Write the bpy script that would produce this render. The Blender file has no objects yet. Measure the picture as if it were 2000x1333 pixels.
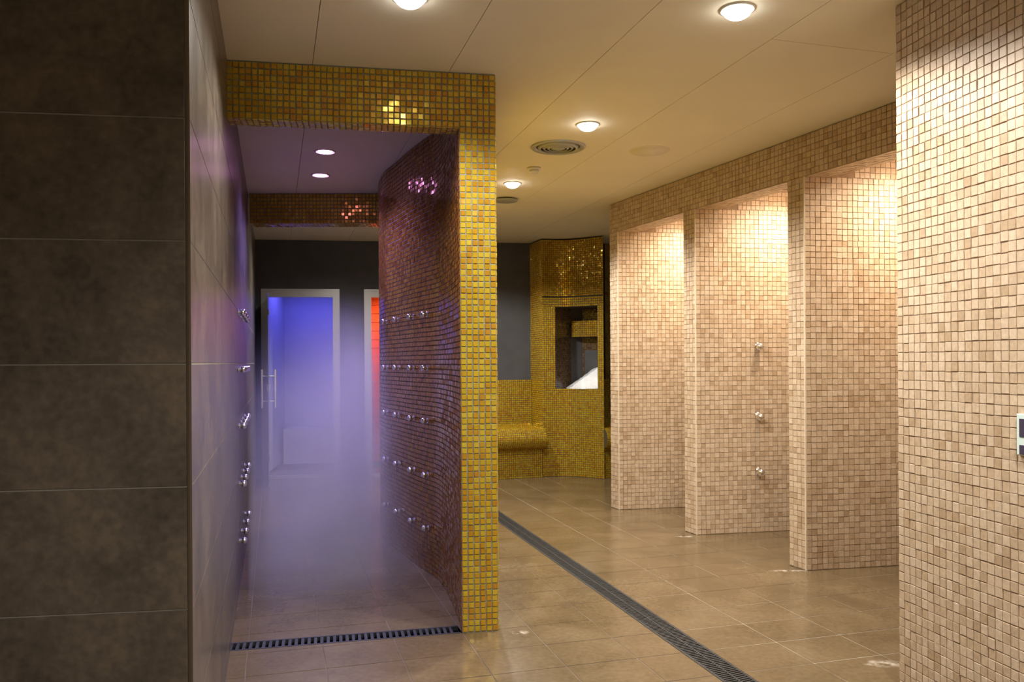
import bpy, math, random
import numpy as np
from mathutils import Vector, Matrix

random.seed(7)
RNG = np.random.default_rng(11)
S = bpy.context.scene
COL = S.collection

# ------------------------------------------------------------------ camera
CAM_H, F_PX = 1.30, 1600.0
cam_d = bpy.data.cameras.new('camera')
cam = bpy.data.objects.new('camera', cam_d)
COL.objects.link(cam)
cam_d.sensor_width = 36.0
cam_d.lens = 36.0 * F_PX / 2000.0
cam_d.shift_y = 40.5 / 2000.0
cam_d.clip_start = 0.05
ROLL = math.radians(-0.35)
cam.matrix_world = Matrix.Translation((0, 0, CAM_H)) @ Matrix.Rotation(math.pi / 2, 4, 'X') @ Matrix.Rotation(ROLL, 4, 'Z')
S.camera = cam

# ------------------------------------------------------------------ world, view
w = bpy.data.worlds.new('world')
S.world = w
w.use_nodes = True
w.node_tree.nodes['Background'].inputs[0].default_value = (0.02, 0.02, 0.022, 1)
w.node_tree.nodes['Background'].inputs[1].default_value = 1.0
S.view_settings.view_transform = 'Standard'
S.view_settings.look = 'None'
S.view_settings.gamma = 1.0
S.view_settings.use_curve_mapping = False
S.view_settings.exposure = 1.12
S.cycles.max_bounces = 5
S.cycles.diffuse_bounces = 3
S.cycles.glossy_bounces = 2
S.cycles.transmission_bounces = 4
S.cycles.volume_bounces = 1
S.cycles.sample_clamp_indirect = 4.0
S.cycles.blur_glossy = 0.5
S.cycles.caustics_reflective = False
S.cycles.caustics_refractive = False
S.cycles.volume_step_rate = 3.0

# lamp strengths (watts)
W_HALL, W_NICHE, W_PURPLE, W_STEAM, W_SAUNA, W_BACK = 84.0, 62.0, 48.0, 12.0, 42.0, 42.0
HALL_COL = (1.0, 0.955, 0.88)
NICHE_COL = (1.0, 0.86, 0.68)
PURPLE_COL = (0.34, 0.27, 1.0)
BLUE_COL = (0.13, 0.12, 1.0)
RED_COL = (1.0, 0.14, 0.04)

CEIL = 2.69
A = 0.29
AN = math.sqrt(1 + A * A)
D2 = np.array((-A, 1.0)) / AN      # depth axis of the building grid
E2 = np.array((1.0, A)) / AN       # across axis


def uv(u, v):
    p = u * E2 + v * D2
    return (float(p[0]), float(p[1]))


# ------------------------------------------------------------------ materials
def new_mat(name):
    m = bpy.data.materials.new(name)
    m.use_nodes = True
    nt = m.node_tree
    return m, nt, nt.nodes['Principled BSDF']


def setin(b, **kw):
    for k, v in kw.items():
        b.inputs[k.replace('_', ' ')].default_value = v


def rgb(*c):
    return (c[0], c[1], c[2], 1.0)


def plain(name, col, rough=0.5, metal=0.0, noise=0.0, scale=8.0, bump=0.0, **kw):
    m, nt, b = new_mat(name)
    setin(b, Base_Color=rgb(*col), Roughness=rough, Metallic=metal)
    for k, v in kw.items():
        b.inputs[k.replace('_', ' ')].default_value = v
    if noise or bump:
        tc = nt.nodes.new('ShaderNodeTexCoord')
        n = nt.nodes.new('ShaderNodeTexNoise')
        n.inputs['Scale'].default_value = scale
        n.inputs['Detail'].default_value = 3
        nt.links.new(tc.outputs['Object'], n.inputs['Vector'])
        if noise:
            r = nt.nodes.new('ShaderNodeValToRGB')
            r.color_ramp.elements[0].position = 0.3
            r.color_ramp.elements[1].position = 0.7
            r.color_ramp.elements[0].color = rgb(*[c * (1 - noise) for c in col])
            r.color_ramp.elements[1].color = rgb(*[min(1, c * (1 + noise)) for c in col])
            nt.links.new(n.outputs['Fac'], r.inputs['Fac'])
            nt.links.new(r.outputs['Color'], b.inputs['Base Color'])
        if bump:
            bp = nt.nodes.new('ShaderNodeBump')
            bp.inputs['Strength'].default_value = bump
            bp.inputs['Distance'].default_value = 0.002
            nt.links.new(n.outputs['Fac'], bp.inputs['Height'])
            nt.links.new(bp.outputs['Normal'], b.inputs['Normal'])
    return m


def tile_mat(name, stops, rough, metal=0.0, coat=0.0, noise=0.15, nscale=40.0, bump=0.0):
    """mosaic chip: its colour is picked by the chip's own 'rnd' attribute"""
    m, nt, b = new_mat(name)
    at = nt.nodes.new('ShaderNodeAttribute')
    at.attribute_name = 'rnd'
    r = nt.nodes.new('ShaderNodeValToRGB')
    cr = r.color_ramp
    while len(cr.elements) < len(stops):
        cr.elements.new(0.5)
    for e, (p, c) in zip(cr.elements, stops):
        e.position = p
        e.color = rgb(*c)
    nt.links.new(at.outputs['Fac'], r.inputs['Fac'])
    geo = nt.nodes.new('ShaderNodeNewGeometry')
    n = nt.nodes.new('ShaderNodeTexNoise')
    n.inputs['Scale'].default_value = nscale
    n.inputs['Detail'].default_value = 2
    nt.links.new(geo.outputs['Position'], n.inputs['Vector'])
    mx = nt.nodes.new('ShaderNodeMix')
    mx.data_type = 'RGBA'
    mx.blend_type = 'MULTIPLY'
    mx.inputs['Factor'].default_value = 1.0
    r2 = nt.nodes.new('ShaderNodeValToRGB')
    r2.color_ramp.elements[0].position = 0.3
    r2.color_ramp.elements[1].position = 0.7
    r2.color_ramp.elements[0].color = rgb(1 - noise, 1 - noise, 1 - noise)
    r2.color_ramp.elements[1].color = rgb(1, 1, 1)
    nt.links.new(n.outputs['Fac'], r2.inputs['Fac'])
    nt.links.new(r.outputs['Color'], mx.inputs['A'])
    nt.links.new(r2.outputs['Color'], mx.inputs['B'])
    nt.links.new(mx.outputs['Result'], b.inputs['Base Color'])
    setin(b, Roughness=rough, Metallic=metal)
    b.inputs['Coat Weight'].default_value = coat
    b.inputs['Coat Roughness'].default_value = 0.05
    if bump:
        bp = nt.nodes.new('ShaderNodeBump')
        bp.inputs['Strength'].default_value = bump
        bp.inputs['Distance'].default_value = 0.002
        nt.links.new(n.outputs['Fac'], bp.inputs['Height'])
        nt.links.new(bp.outputs['Normal'], b.inputs['Normal'])
    return m


def blotch_mat(name, stops, scale, rough, rough_var=0.1, bump=0.15, fine=60.0):
    m, nt, b = new_mat(name)
    geo = nt.nodes.new('ShaderNodeNewGeometry')
    oi = nt.nodes.new('ShaderNodeObjectInfo')
    n1 = nt.nodes.new('ShaderNodeTexNoise')
    n1.inputs['Scale'].default_value = scale
    n1.inputs['Detail'].default_value = 4
    n1.inputs['Roughness'].default_value = 0.62
    n1.inputs['Distortion'].default_value = 0.5
    nt.links.new(geo.outputs['Position'], n1.inputs['Vector'])
    n2 = nt.nodes.new('ShaderNodeTexNoise')
    n2.inputs['Scale'].default_value = fine
    n2.inputs['Detail'].default_value = 2
    nt.links.new(geo.outputs['Position'], n2.inputs['Vector'])
    ad = nt.nodes.new('ShaderNodeMath')
    ad.operation = 'MULTIPLY_ADD'
    ad.inputs[1].default_value = 0.35
    nt.links.new(n2.outputs['Fac'], ad.inputs[0])
    sc = nt.nodes.new('ShaderNodeMath')
    sc.operation = 'MULTIPLY'
    sc.inputs[1].default_value = 0.65
    nt.links.new(n1.outputs['Fac'], sc.inputs[0])
    nt.links.new(sc.outputs[0], ad.inputs[2])
    r = nt.nodes.new('ShaderNodeValToRGB')
    cr = r.color_ramp
    while len(cr.elements) < len(stops):
        cr.elements.new(0.5)
    for e, (p, c) in zip(cr.elements, stops):
        e.position = p
        e.color = rgb(*c)
    nt.links.new(ad.outputs[0], r.inputs['Fac'])
    nt.links.new(r.outputs['Color'], b.inputs['Base Color'])
    mr = nt.nodes.new('ShaderNodeMapRange')
    mr.inputs['To Min'].default_value = rough - rough_var
    mr.inputs['To Max'].default_value = rough + rough_var
    nt.links.new(n1.outputs['Fac'], mr.inputs['Value'])
    nt.links.new(mr.outputs['Result'], b.inputs['Roughness'])
    if bump:
        bp = nt.nodes.new('ShaderNodeBump')
        bp.inputs['Strength'].default_value = bump
        bp.inputs['Distance'].default_value = 0.0008
        nt.links.new(n2.outputs['Fac'], bp.inputs['Height'])
        nt.links.new(bp.outputs['Normal'], b.inputs['Normal'])
    return m, nt, b, r


def emit_mat(name, col, strength):
    m, nt, b = new_mat(name)
    setin(b, Base_Color=rgb(0.8, 0.8, 0.8))
    b.inputs['Emission Color'].default_value = rgb(*col)
    b.inputs['Emission Strength'].default_value = strength
    m.cycles.emission_sampling = 'NONE'
    return m


M = {}
M['stone'] = tile_mat('travertine_chip', [(0.0, (0.46, 0.325, 0.205)), (0.15, (0.53, 0.39, 0.26)), (0.55, (0.585, 0.445, 0.31)), (1.0, (0.65, 0.51, 0.37))], 0.5, noise=0.18, nscale=70, bump=0.3)
M['bead'] = plain('pale_corner_bead', (0.66, 0.56, 0.43), 0.5)
M['stone_grout'] = plain('stone_grout', (0.30, 0.21, 0.14), 0.85, noise=0.2, scale=20)
M['gold'] = tile_mat('gold_glass_chip', [(0.0, (0.56, 0.28, 0.02)), (0.15, (0.63, 0.35, 0.02)), (0.45, (0.68, 0.43, 0.02)), (0.8, (0.67, 0.47, 0.03)), (1.0, (0.71, 0.52, 0.05))], 0.15, metal=0.45, coat=0.25, noise=0.15, nscale=60)
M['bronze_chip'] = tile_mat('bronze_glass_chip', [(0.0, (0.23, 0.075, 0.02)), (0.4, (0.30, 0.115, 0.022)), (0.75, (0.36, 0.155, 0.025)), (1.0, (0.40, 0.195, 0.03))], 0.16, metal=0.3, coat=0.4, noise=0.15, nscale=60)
M['gold_grout'] = plain('gold_grout', (0.20, 0.205, 0.15), 0.8, noise=0.2, scale=25)
M['brown_chip'] = tile_mat('brown_glass_chip', [(0.0, (0.10, 0.055, 0.03)), (0.5, (0.16, 0.09, 0.045)), (1.0, (0.22, 0.13, 0.06))], 0.2, coat=0.5, noise=0.2)
M['brown_grout'] = plain('brown_grout', (0.05, 0.04, 0.035), 0.8)
M['dark_tile'] = blotch_mat('dark_porcelain', [(0.34, (0.068, 0.057, 0.047)), (0.5, (0.112, 0.092, 0.074)), (0.66, (0.168, 0.135, 0.105))], 4.2, 0.30, 0.04, 0.12, 45)[0]
M['dark_tile'].node_tree.nodes['Principled BSDF'].inputs['Specular IOR Level'].default_value = 0.28
M['dark_grout'] = plain('pale_wall_grout', (0.44, 0.42, 0.385), 0.8)
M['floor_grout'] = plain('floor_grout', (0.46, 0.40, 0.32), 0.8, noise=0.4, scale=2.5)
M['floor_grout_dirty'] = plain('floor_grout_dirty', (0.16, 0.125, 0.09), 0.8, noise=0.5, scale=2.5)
M['gold_grout_dark'] = plain('gold_grout_dark', (0.07, 0.055, 0.03), 0.8)
M['ceiling'] = plain('ceiling_paint', (0.86, 0.81, 0.68), 0.7, noise=0.02, scale=3)
M['ceiling_gap'] = plain('ceiling_gap', (0.30, 0.25, 0.18), 0.9)
M['slate_paint'] = plain('slate_paint', (0.060, 0.060, 0.066), 0.6, noise=0.15, scale=5)
M['plaster'] = plain('pale_plaster', (0.42, 0.36, 0.28), 0.8, noise=0.06, scale=4)
M['steam_wall'] = plain('steam_wall', (0.62, 0.64, 0.70), 0.6, noise=0.05, scale=4)
M['alu'] = plain('brushed_aluminium', (0.62, 0.62, 0.60), 0.35, 0.75)
M['chrome'] = plain('chrome', (0.86, 0.86, 0.88), 0.17, 1.0)
M['steel'] = plain('satin_steel', (0.70, 0.68, 0.62), 0.35, 0.45)
M['rubber'] = plain('black_rubber', (0.015, 0.015, 0.016), 0.5)
M['grate'] = plain('black_grate', (0.030, 0.032, 0.035), 0.42, 0.0, noise=0.5, scale=30)
M['trim'] = plain('bronze_edge_strip', (0.16, 0.125, 0.095), 0.35, 0.4)
M['white_plastic'] = plain('white_plastic', (0.72, 0.72, 0.70), 0.4)
M['grey_vent'] = plain('grey_vent', (0.42, 0.43, 0.42), 0.45, 0.3)
M['cream_plate'] = plain('cream_plate', (0.60, 0.53, 0.40), 0.6)
M['mint'] = plain('mint_plate', (0.66, 0.80, 0.76), 0.3)
M['violet_ink'] = plain('violet_ink', (0.055, 0.045, 0.085), 0.3)
M['ice'] = plain('crushed_ice', (0.86, 0.90, 0.95), 0.35, noise=0.05, scale=40, bump=0.6)
M['wood'] = plain('sauna_wood', (0.62, 0.36, 0.18), 0.55, noise=0.15, scale=6)
M['lens_white'] = emit_mat('lit_lens', (1.0, 0.96, 0.88), 10.0)
M['lens_purple'] = emit_mat('lit_purple_lens', (1.0, 0.36, 0.95), 8.0)
M['lens_blue'] = emit_mat('lit_blue_lens', (0.2, 0.2, 1.0), 6.0)
M['lens_red'] = emit_mat('lit_red_lens', (1.0, 0.3, 0.08), 6.0)
gm, gnt, gb = new_mat('clear_glass')
setin(gb, Base_Color=rgb(0.85, 0.95, 0.92), Roughness=0.02, IOR=1.45)
gb.inputs['Transmission Weight'].default_value = 1.0
M['glass'] = gm

fm, fnt, fb, framp = blotch_mat('brown_floor_porcelain', [(0.32, (0.102, 0.070, 0.036)), (0.5, (0.142, 0.099, 0.053)), (0.68, (0.184, 0.135, 0.078))], 3.0, 0.22, 0.06, 0.10, 40)
# dried cement haze: a few pale smears left on the tiles by the grouting
geo = fnt.nodes.new('ShaderNodeNewGeometry')
mask_out = None
for (x, y, sx, sy) in ((1.58, 3.50, 0.10, 0.05), (1.72, 3.46, 0.11, 0.05), (0.03, 3.93, 0.05, 0.035), (1.70, 5.05, 0.14, 0.03), (1.28, 6.05, 0.10, 0.03)):
    mp = fnt.nodes.new('ShaderNodeMapping')
    mp.vector_type = 'POINT'
    mp.inputs['Location'].default_value = (-x / sx, -y / sy, 0)
    mp.inputs['Scale'].default_value = (1 / sx, 1 / sy, 0)
    fnt.links.new(geo.outputs['Position'], mp.inputs['Vector'])
    ln = fnt.nodes.new('ShaderNodeVectorMath')
    ln.operation = 'LENGTH'
    fnt.links.new(mp.outputs['Vector'], ln.inputs[0])
    mr = fnt.nodes.new('ShaderNodeMapRange')
    mr.inputs['From Min'].default_value = 1.0
    mr.inputs['From Max'].default_value = 0.2
    fnt.links.new(ln.outputs['Value'], mr.inputs['Value'])
    if mask_out is None:
        mask_out = mr.outputs['Result']
    else:
        mxx = fnt.nodes.new('ShaderNodeMath')
        mxx.operation = 'MAXIMUM'
        fnt.links.new(mask_out, mxx.inputs[0])
        fnt.links.new(mr.outputs['Result'], mxx.inputs[1])
        mask_out = mxx.outputs[0]
nz = fnt.nodes.new('ShaderNodeTexNoise')
nz.inputs['Scale'].default_value = 22
nz.inputs['Detail'].default_value = 4
fnt.links.new(geo.outputs['Position'], nz.inputs['Vector'])
mr = fnt.nodes.new('ShaderNodeMapRange')
mr.inputs['From Min'].default_value = 0.42
mr.inputs['From Max'].default_value = 0.62
fnt.links.new(nz.outputs['Fac'], mr.inputs['Value'])
mu = fnt.nodes.new('ShaderNodeMath')
mu.operation = 'MULTIPLY'
fnt.links.new(mask_out, mu.inputs[0])
fnt.links.new(mr.outputs['Result'], mu.inputs[1])
mix = fnt.nodes.new('ShaderNodeMix')
mix.data_type = 'RGBA'
fnt.links.new(mu.outputs[0], mix.inputs['Factor'])
fnt.links.new(framp.outputs['Color'], mix.inputs['A'])
mix.inputs['B'].default_value = rgb(0.62, 0.56, 0.48)
fnt.links.new(mix.outputs['Result'], fb.inputs['Base Color'])
M['floor_tile'] = fm


# ------------------------------------------------------------------ object helpers
def tag(o, label=None, cat=None, group=None, kind=None):
    if label:
        o['label'] = label
    if cat:
        o['category'] = cat
    if group:
        o['group'] = group
    if kind:
        o['kind'] = kind
    return o


def empty(name, loc=(0, 0, 0), mat=None):
    o = bpy.data.objects.new(name, None)
    o.empty_display_size = 0.05
    COL.objects.link(o)
    if mat is not None:
        o.matrix_world = mat
    else:
        o.location = loc
    return o


class MB:
    def __init__(s):
        s.v, s.f = [], []

    def poly(s, pts):
        n = len(s.v)
        s.v += [tuple(p) for p in pts]
        s.f.append(tuple(range(n, n + len(pts))))
        return s

    def prism(s, poly, z0, z1):
        a = sum(poly[i][0] * poly[(i + 1) % len(poly)][1] - poly[(i + 1) % len(poly)][0] * poly[i][1] for i in range(len(poly)))
        if a < 0:
            poly = poly[::-1]
        n, k = len(s.v), len(poly)
        s.v += [(p[0], p[1], z0) for p in poly] + [(p[0], p[1], z1) for p in poly]
        s.f.append(tuple(range(n + k - 1, n - 1, -1)))
        s.f.append(tuple(range(n + k, n + 2 * k)))
        for i in range(k):
            j = (i + 1) % k
            s.f.append((n + i, n + j, n + k + j, n + k + i))
        return s

    def box(s, c, sz, ax=None, ch=0.0):
        """box; ax = (ex, ey, ez); ch = chamfer of the +y face"""
        ex, ey, ez = [Vector(a) for a in (ax or ((1, 0, 0), (0, 1, 0), (0, 0, 1)))]
        c = Vector(c)
        hx, hy, hz = sz[0] / 2, sz[1] / 2, sz[2] / 2
        n = len(s.v)
        for y, k in ((-hy, 0), (hy - ch, 0), (hy, ch)) if ch else ((-hy, 0), (hy, 0)):
            for x, z in ((-1, -1), (1, -1), (1, 1), (-1, 1)):
                s.v.append(tuple(c + ex * x * (hx - k) + ey * y + ez * z * (hz - k)))
        L = 3 if ch else 2
        s.f.append((n, n + 1, n + 2, n + 3))
        t = n + 4 * (L - 1)
        s.f.append((t + 3, t + 2, t + 1, t))
        for l in range(L - 1):
            for i in range(4):
                j = (i + 1) % 4
                s.f.append((n + 4 * l + j, n + 4 * l + i, n + 4 * l + 4 + i, n + 4 * l + 4 + j))
        return s

    def lathe(s, prof, n=20, axis='Z', cap=True):
        """prof: list of (radius, height)"""
        b = len(s.v)
        for r, h in prof:
            for i in range(n):
                a = 2 * math.pi * i / n
                x, y = r * math.cos(a), r * math.sin(a)
                s.v.append((x, y, h) if axis == 'Z' else (x, h, -y))
        for k in range(len(prof) - 1):
            for i in range(n):
                j = (i + 1) % n
                s.f.append((b + k * n + i, b + k * n + j, b + k * n + n + j, b + k * n + n + i))
        if cap:
            s.f.append(tuple(b + i for i in range(n - 1, -1, -1)))
            t = b + (len(prof) - 1) * n
            s.f.append(tuple(t + i for i in range(n)))
        return s

    def tube(s, pts, r, n=8):
        pts = [Vector(p) for p in pts]
        b = len(s.v)
        for i, p in enumerate(pts):
            t = (pts[min(i + 1, len(pts) - 1)] - pts[max(i - 1, 0)]).normalized()
            up = Vector((0, 0, 1)) if abs(t.z) < 0.9 else Vector((1, 0, 0))
            x = t.cross(up).normalized()
            y = x.cross(t)
            for k in range(n):
                a = 2 * math.pi * k / n
                s.v.append(tuple(p + x * r * math.cos(a) + y * r * math.sin(a)))
        for i in range(len(pts) - 1):
            for k in range(n):
                j = (k + 1) % n
                s.f.append((b + i * n + k, b + i * n + j, b + i * n + n + j, b + i * n + n + k))
        s.f.append(tuple(b + k for k in range(n - 1, -1, -1)))
        t = b + (len(pts) - 1) * n
        s.f.append(tuple(t + k for k in range(n)))
        return s

    def mesh(s, name, mat, smooth=False):
        me = bpy.data.meshes.new(name)
        me.from_pydata(s.v, [], s.f)
        me.materials.append(M[mat] if isinstance(mat, str) else mat)
        if smooth:
            for p in me.polygons:
                p.use_smooth = True
        me.update()
        return me

    def build(s, name, mat, parent=None, smooth=False):
        o = bpy.data.objects.new(name, s.mesh(name, mat, smooth))
        COL.objects.link(o)
        if parent is not None:
            o.parent = parent
        return o


def link(name, me, parent=None, mat=None):
    o = bpy.data.objects.new(name, me)
    COL.objects.link(o)
    if parent is not None:
        o.parent = parent
    if mat is not None:
        o.matrix_local = mat
    return o


def struct(o, label, cat='wall'):
    return tag(o, label, cat, kind='structure')


def smooth_by_angle(me, deg=40):
    for p in me.polygons:
        p.use_smooth = True
    me.set_sharp_from_angle(angle=math.radians(deg))


# ------------------------------------------------------------------ projection (only to decide which chips are single objects)
def project(P):
    x = P[:, 0] / P[:, 1] * F_PX
    y = (CAM_H - P[:, 2]) / P[:, 1] * F_PX
    c, s = math.cos(-ROLL), math.sin(-ROLL)
    return 1000 + x * c + y * s, 707 - x * s + y * c


# ------------------------------------------------------------------ mosaics
NVAR = 24


class Chips:
    """one kind of mosaic chip: NVAR meshes differing in tilt and shade"""

    def __init__(s, name, mat, w, h, depth, tilt, bev, gap):
        s.mat, s.w, s.h = M[mat], w, h
        s.V = np.zeros((NVAR, 8, 3))
        rr = np.linspace(0, 1, NVAR)
        RNG.shuffle(rr)
        s.rnd = rr
        hx, hz = (w - gap) / 2, (h - gap) / 2
        for k in range(NVAR):
            tx, tz = RNG.normal(0, tilt, 2)
            dd = depth * (1 + RNG.uniform(-0.25, 0.25))
            jx, jz = RNG.uniform(-0.04, 0.04) * w, RNG.uniform(-0.04, 0.04) * h
            i = 0
            for lev in (0, 1):
                q = 0 if lev == 0 else bev
                for x, z in ((-1, -1), (1, -1), (1, 1), (-1, 1)):
                    px, pz = x * (hx - q), z * (hz - q)
                    py = -0.001 if lev == 0 else dd + px * tx + pz * tz
                    s.V[k, i] = (px + jx, py, pz + jz)
                    i += 1
        s.Q = np.array([(7, 6, 5, 4), (1, 0, 4, 5), (2, 1, 5, 6), (3, 2, 6, 7), (0, 3, 7, 4)])
        s.meshes = []
        for k in range(NVAR):
            me = bpy.data.meshes.new(name)
            me.from_pydata([tuple(v) for v in s.V[k]], [], [tuple(int(i) for i in q) for q in s.Q])
            me.materials.append(s.mat)
            a = me.attributes.new('rnd', 'FLOAT', 'FACE')
            a.data.foreach_set('value', np.full(5, s.rnd[k], dtype=np.float32))
            s.meshes.append(me)

    def lay(s, frames, parent, single=300, vis=None, name='tile', field='mosaic_field'):
        """frames: (n,4,3) array of origin, ex, en, ez"""
        Fm = np.asarray(frames, dtype=float)
        n = len(Fm)
        if not n:
            return
        var = RNG.integers(0, NVAR, n)
        pick = np.zeros(n, bool)
        if single:
            O = Fm[:, 0]
            N = Fm[:, 2]
            px, py = project(np.where(O[:, 1:2] > 0.1, O, np.array([[0, 0.1, 0]])))
            d = np.array((0, 0, CAM_H)) - O
            dist = np.linalg.norm(d, axis=1)
            cs = (d * N).sum(1) / dist
            ok = (O[:, 1] > 0.3) & (cs > 0.12) & (px > -4) & (px < 2004) & (py > -4) & (py < 1337)
            if vis is not None:
                ok &= vis(px, py)
            sc = np.where(ok, cs / dist ** 2, -1)
            order = np.argsort(-sc)[:single]
            order = order[sc[order] > 0]
            pick[order] = True
        for i in np.nonzero(pick)[0]:
            o_, ex, en, ez = Fm[i]
            m = Matrix(((ex[0], en[0], ez[0], o_[0]), (ex[1], en[1], ez[1], o_[1]), (ex[2], en[2], ez[2], o_[2]), (0, 0, 0, 1)))
            link(name, s.meshes[var[i]].copy(), parent, m)
        rest = np.nonzero(~pick)[0]
        if not len(rest):
            return
        R = Fm[rest]
        V = s.V[var[rest]]                                         # (m,8,3)
        P = R[:, None, 0] + V[..., 0:1] * R[:, None, 1] + V[..., 1:2] * R[:, None, 2] + V[..., 2:3] * R[:, None, 3]
        m = len(rest)
        Q = (s.Q[None] + (np.arange(m) * 8)[:, None, None]).reshape(-1)
        me = bpy.data.meshes.new(field)
        me.vertices.add(m * 8)
        me.vertices.foreach_set('co', P.reshape(-1).astype(np.float32))
        me.loops.add(m * 20)
        me.loops.foreach_set('vertex_index', Q.astype(np.int32))
        me.polygons.add(m * 5)
        me.polygons.foreach_set('loop_start', (np.arange(m * 5) * 4).astype(np.int32))
        a = me.attributes.new('rnd', 'FLOAT', 'FACE')
        a.data.foreach_set('value', np.repeat(s.rnd[var[rest]], 5).astype(np.float32))
        me.materials.append(s.mat)
        me.polygons.foreach_set('use_smooth', np.zeros(m * 5, dtype=bool))
        me.update(calc_edges=True)
        me.validate()
        o = link(field, me, parent)
        o['kind'] = 'stuff'
        return o


def path_frames(path, z0, z1, w, h, side=1, off=0.0, mask=None):
    """chips on the vertical face standing on a plan polyline; side=+1: face looks to the right of the path's direction"""
    P = np.array(path, float)
    seg = np.diff(P, axis=0)
    L = np.linalg.norm(seg, axis=1)
    cum = np.concatenate([[0], np.cumsum(L)])
    nC = max(1, int(round(cum[-1] / w)))
    nR = max(1, int(round((z1 - z0) / h)))
    ws, hs = cum[-1] / nC, (z1 - z0) / nR
    out = []
    for i in range(nC):
        sp = (i + 0.5) * ws
        a, b = max(sp - ws * 0.45, 0), min(sp + ws * 0.45, cum[-1])

        def at(q):
            k = min(int(np.searchsorted(cum, q, side='right')) - 1, len(L) - 1)
            return P[k] + seg[k] * (q - cum[k]) / L[k]
        pa, pb = at(a), at(b)
        t = (pb - pa) / np.linalg.norm(pb - pa)
        nrm = np.array((t[1], -t[0])) * side
        c = (pa + pb) / 2 + nrm * off
        ex = np.array((t[0], t[1], 0)) * side          # keeps ex x en handedness
        for j in range(nR):
            z = z0 + (j + 0.5) * hs
            if mask is not None and mask(sp, z):
                continue
            out.append(((c[0], c[1], z), tuple(-ex), (nrm[0], nrm[1], 0), (0, 0, 1)))
    return out


def patch_frames(o, a, b, w, h, inside=None):
    """chips on the parallelogram o, o+a, o+b; outward normal = a x b; inside(p) filters"""
    o, a, b = np.array(o, float), np.array(a, float), np.array(b, float)
    na, nb = max(1, round(np.linalg.norm(a) / w)), max(1, round(np.linalg.norm(b) / h))
    ea = a / np.linalg.norm(a)
    n = np.cross(a, b)
    n /= np.linalg.norm(n)
    eb = np.cross(n, ea)
    out = []
    for i in range(na):
        for j in range(nb):
            p = o + a * (i + 0.5) / na + b * (j + 0.5) / nb
            if inside is not None and not inside(p):
                continue
            out.append((tuple(p), tuple(-ea), tuple(n), tuple(eb)))
    return out


def sweep_frames(p0, p1, prof, w, h, z_only=None):
    """chips on a profile (offset outwards, z) swept from p0 to p1; outwards = right of the direction"""
    p0, p1 = np.array(p0, float), np.array(p1, float)
    Ln = np.linalg.norm(p1 - p0)
    t = (p1 - p0) / Ln
    nr = np.array((t[1], -t[0]))
    pr = np.array(prof, float)
    sg = np.diff(pr, axis=0)
    L = np.linalg.norm(sg, axis=1)
    cum = np.concatenate([[0], np.cumsum(L)])
    nC, nR = int(round(Ln / w)), int(round(cum[-1] / h))
    hs = cum[-1] / nR
    out = []
    for j in range(nR):
        q = (j + 0.5) * hs

        def at(q):
            k = min(int(np.searchsorted(cum, q, side='right')) - 1, len(L) - 1)
            return pr[k] + sg[k] * (q - cum[k]) / L[k]
        a, b = at(max(q - hs * 0.45, 0)), at(min(q + hs * 0.45, cum[-1]))
        tt = (b - a) / np.linalg.norm(b - a)
        c = (a + b) / 2
        ez = np.array((nr[0] * tt[0], nr[1] * tt[0], tt[1]))
        en = np.array((nr[0] * tt[1], nr[1] * tt[1], -tt[0]))
        for i in range(nC):
            s = (i + 0.5) / nC
            p = p0 + (p1 - p0) * s + nr * c[0]
            out.append(((p[0], p[1], c[1]), (-t[0], -t[1], 0), tuple(en), tuple(ez)))
    return out


def catmull(K, n=8):
    out = []
    for i in range(len(K) - 1):
        p0, p1, p2, p3 = K[max(i - 1, 0)], K[i], K[i + 1], K[min(i + 2, len(K) - 1)]
        for j in range(n):
            t = j / n
            out.append(tuple(.5 * (2 * p1[k] + (-p0[k] + p2[k]) * t + (2 * p0[k] - 5 * p1[k] + 4 * p2[k] - p3[k]) * t * t + (-p0[k] + 3 * p1[k] - 3 * p2[k] + p3[k]) * t ** 3) for k in (0, 1)))
    out.append(K[-1])
    return out


def clip(poly, p, n):
    """part of a convex plan polygon where (q - p).n >= 0"""
    out = []
    for i in range(len(poly)):
        a, b = poly[i], poly[(i + 1) % len(poly)]
        da = (a[0] - p[0]) * n[0] + (a[1] - p[1]) * n[1]
        db = (b[0] - p[0]) * n[0] + (b[1] - p[1]) * n[1]
        if da >= 0:
            out.append(a)
        if (da > 0) != (db > 0) and abs(da - db) > 1e-12:
            t = da / (da - db)
            out.append((a[0] + t * (b[0] - a[0]), a[1] + t * (b[1] - a[1])))
    return out


def area(poly):
    return abs(sum(poly[i][0] * poly[(i + 1) % len(poly)][1] - poly[(i + 1) % len(poly)][0] * poly[i][1] for i in range(len(poly)))) / 2


# ================================================================== FLOOR
PD0, PD1 = (-1.262, 3.703), (-0.251, 3.929)      # front edge of the passage drain
PDW = 0.112
pt = np.array(PD1) - np.array(PD0)
pt /= np.linalg.norm(pt)
pn = np.array((-pt[1], pt[0]))                   # towards the passage
DR0, DR1 = 1.735, 1.870                          # main drain, across coordinates

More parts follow.
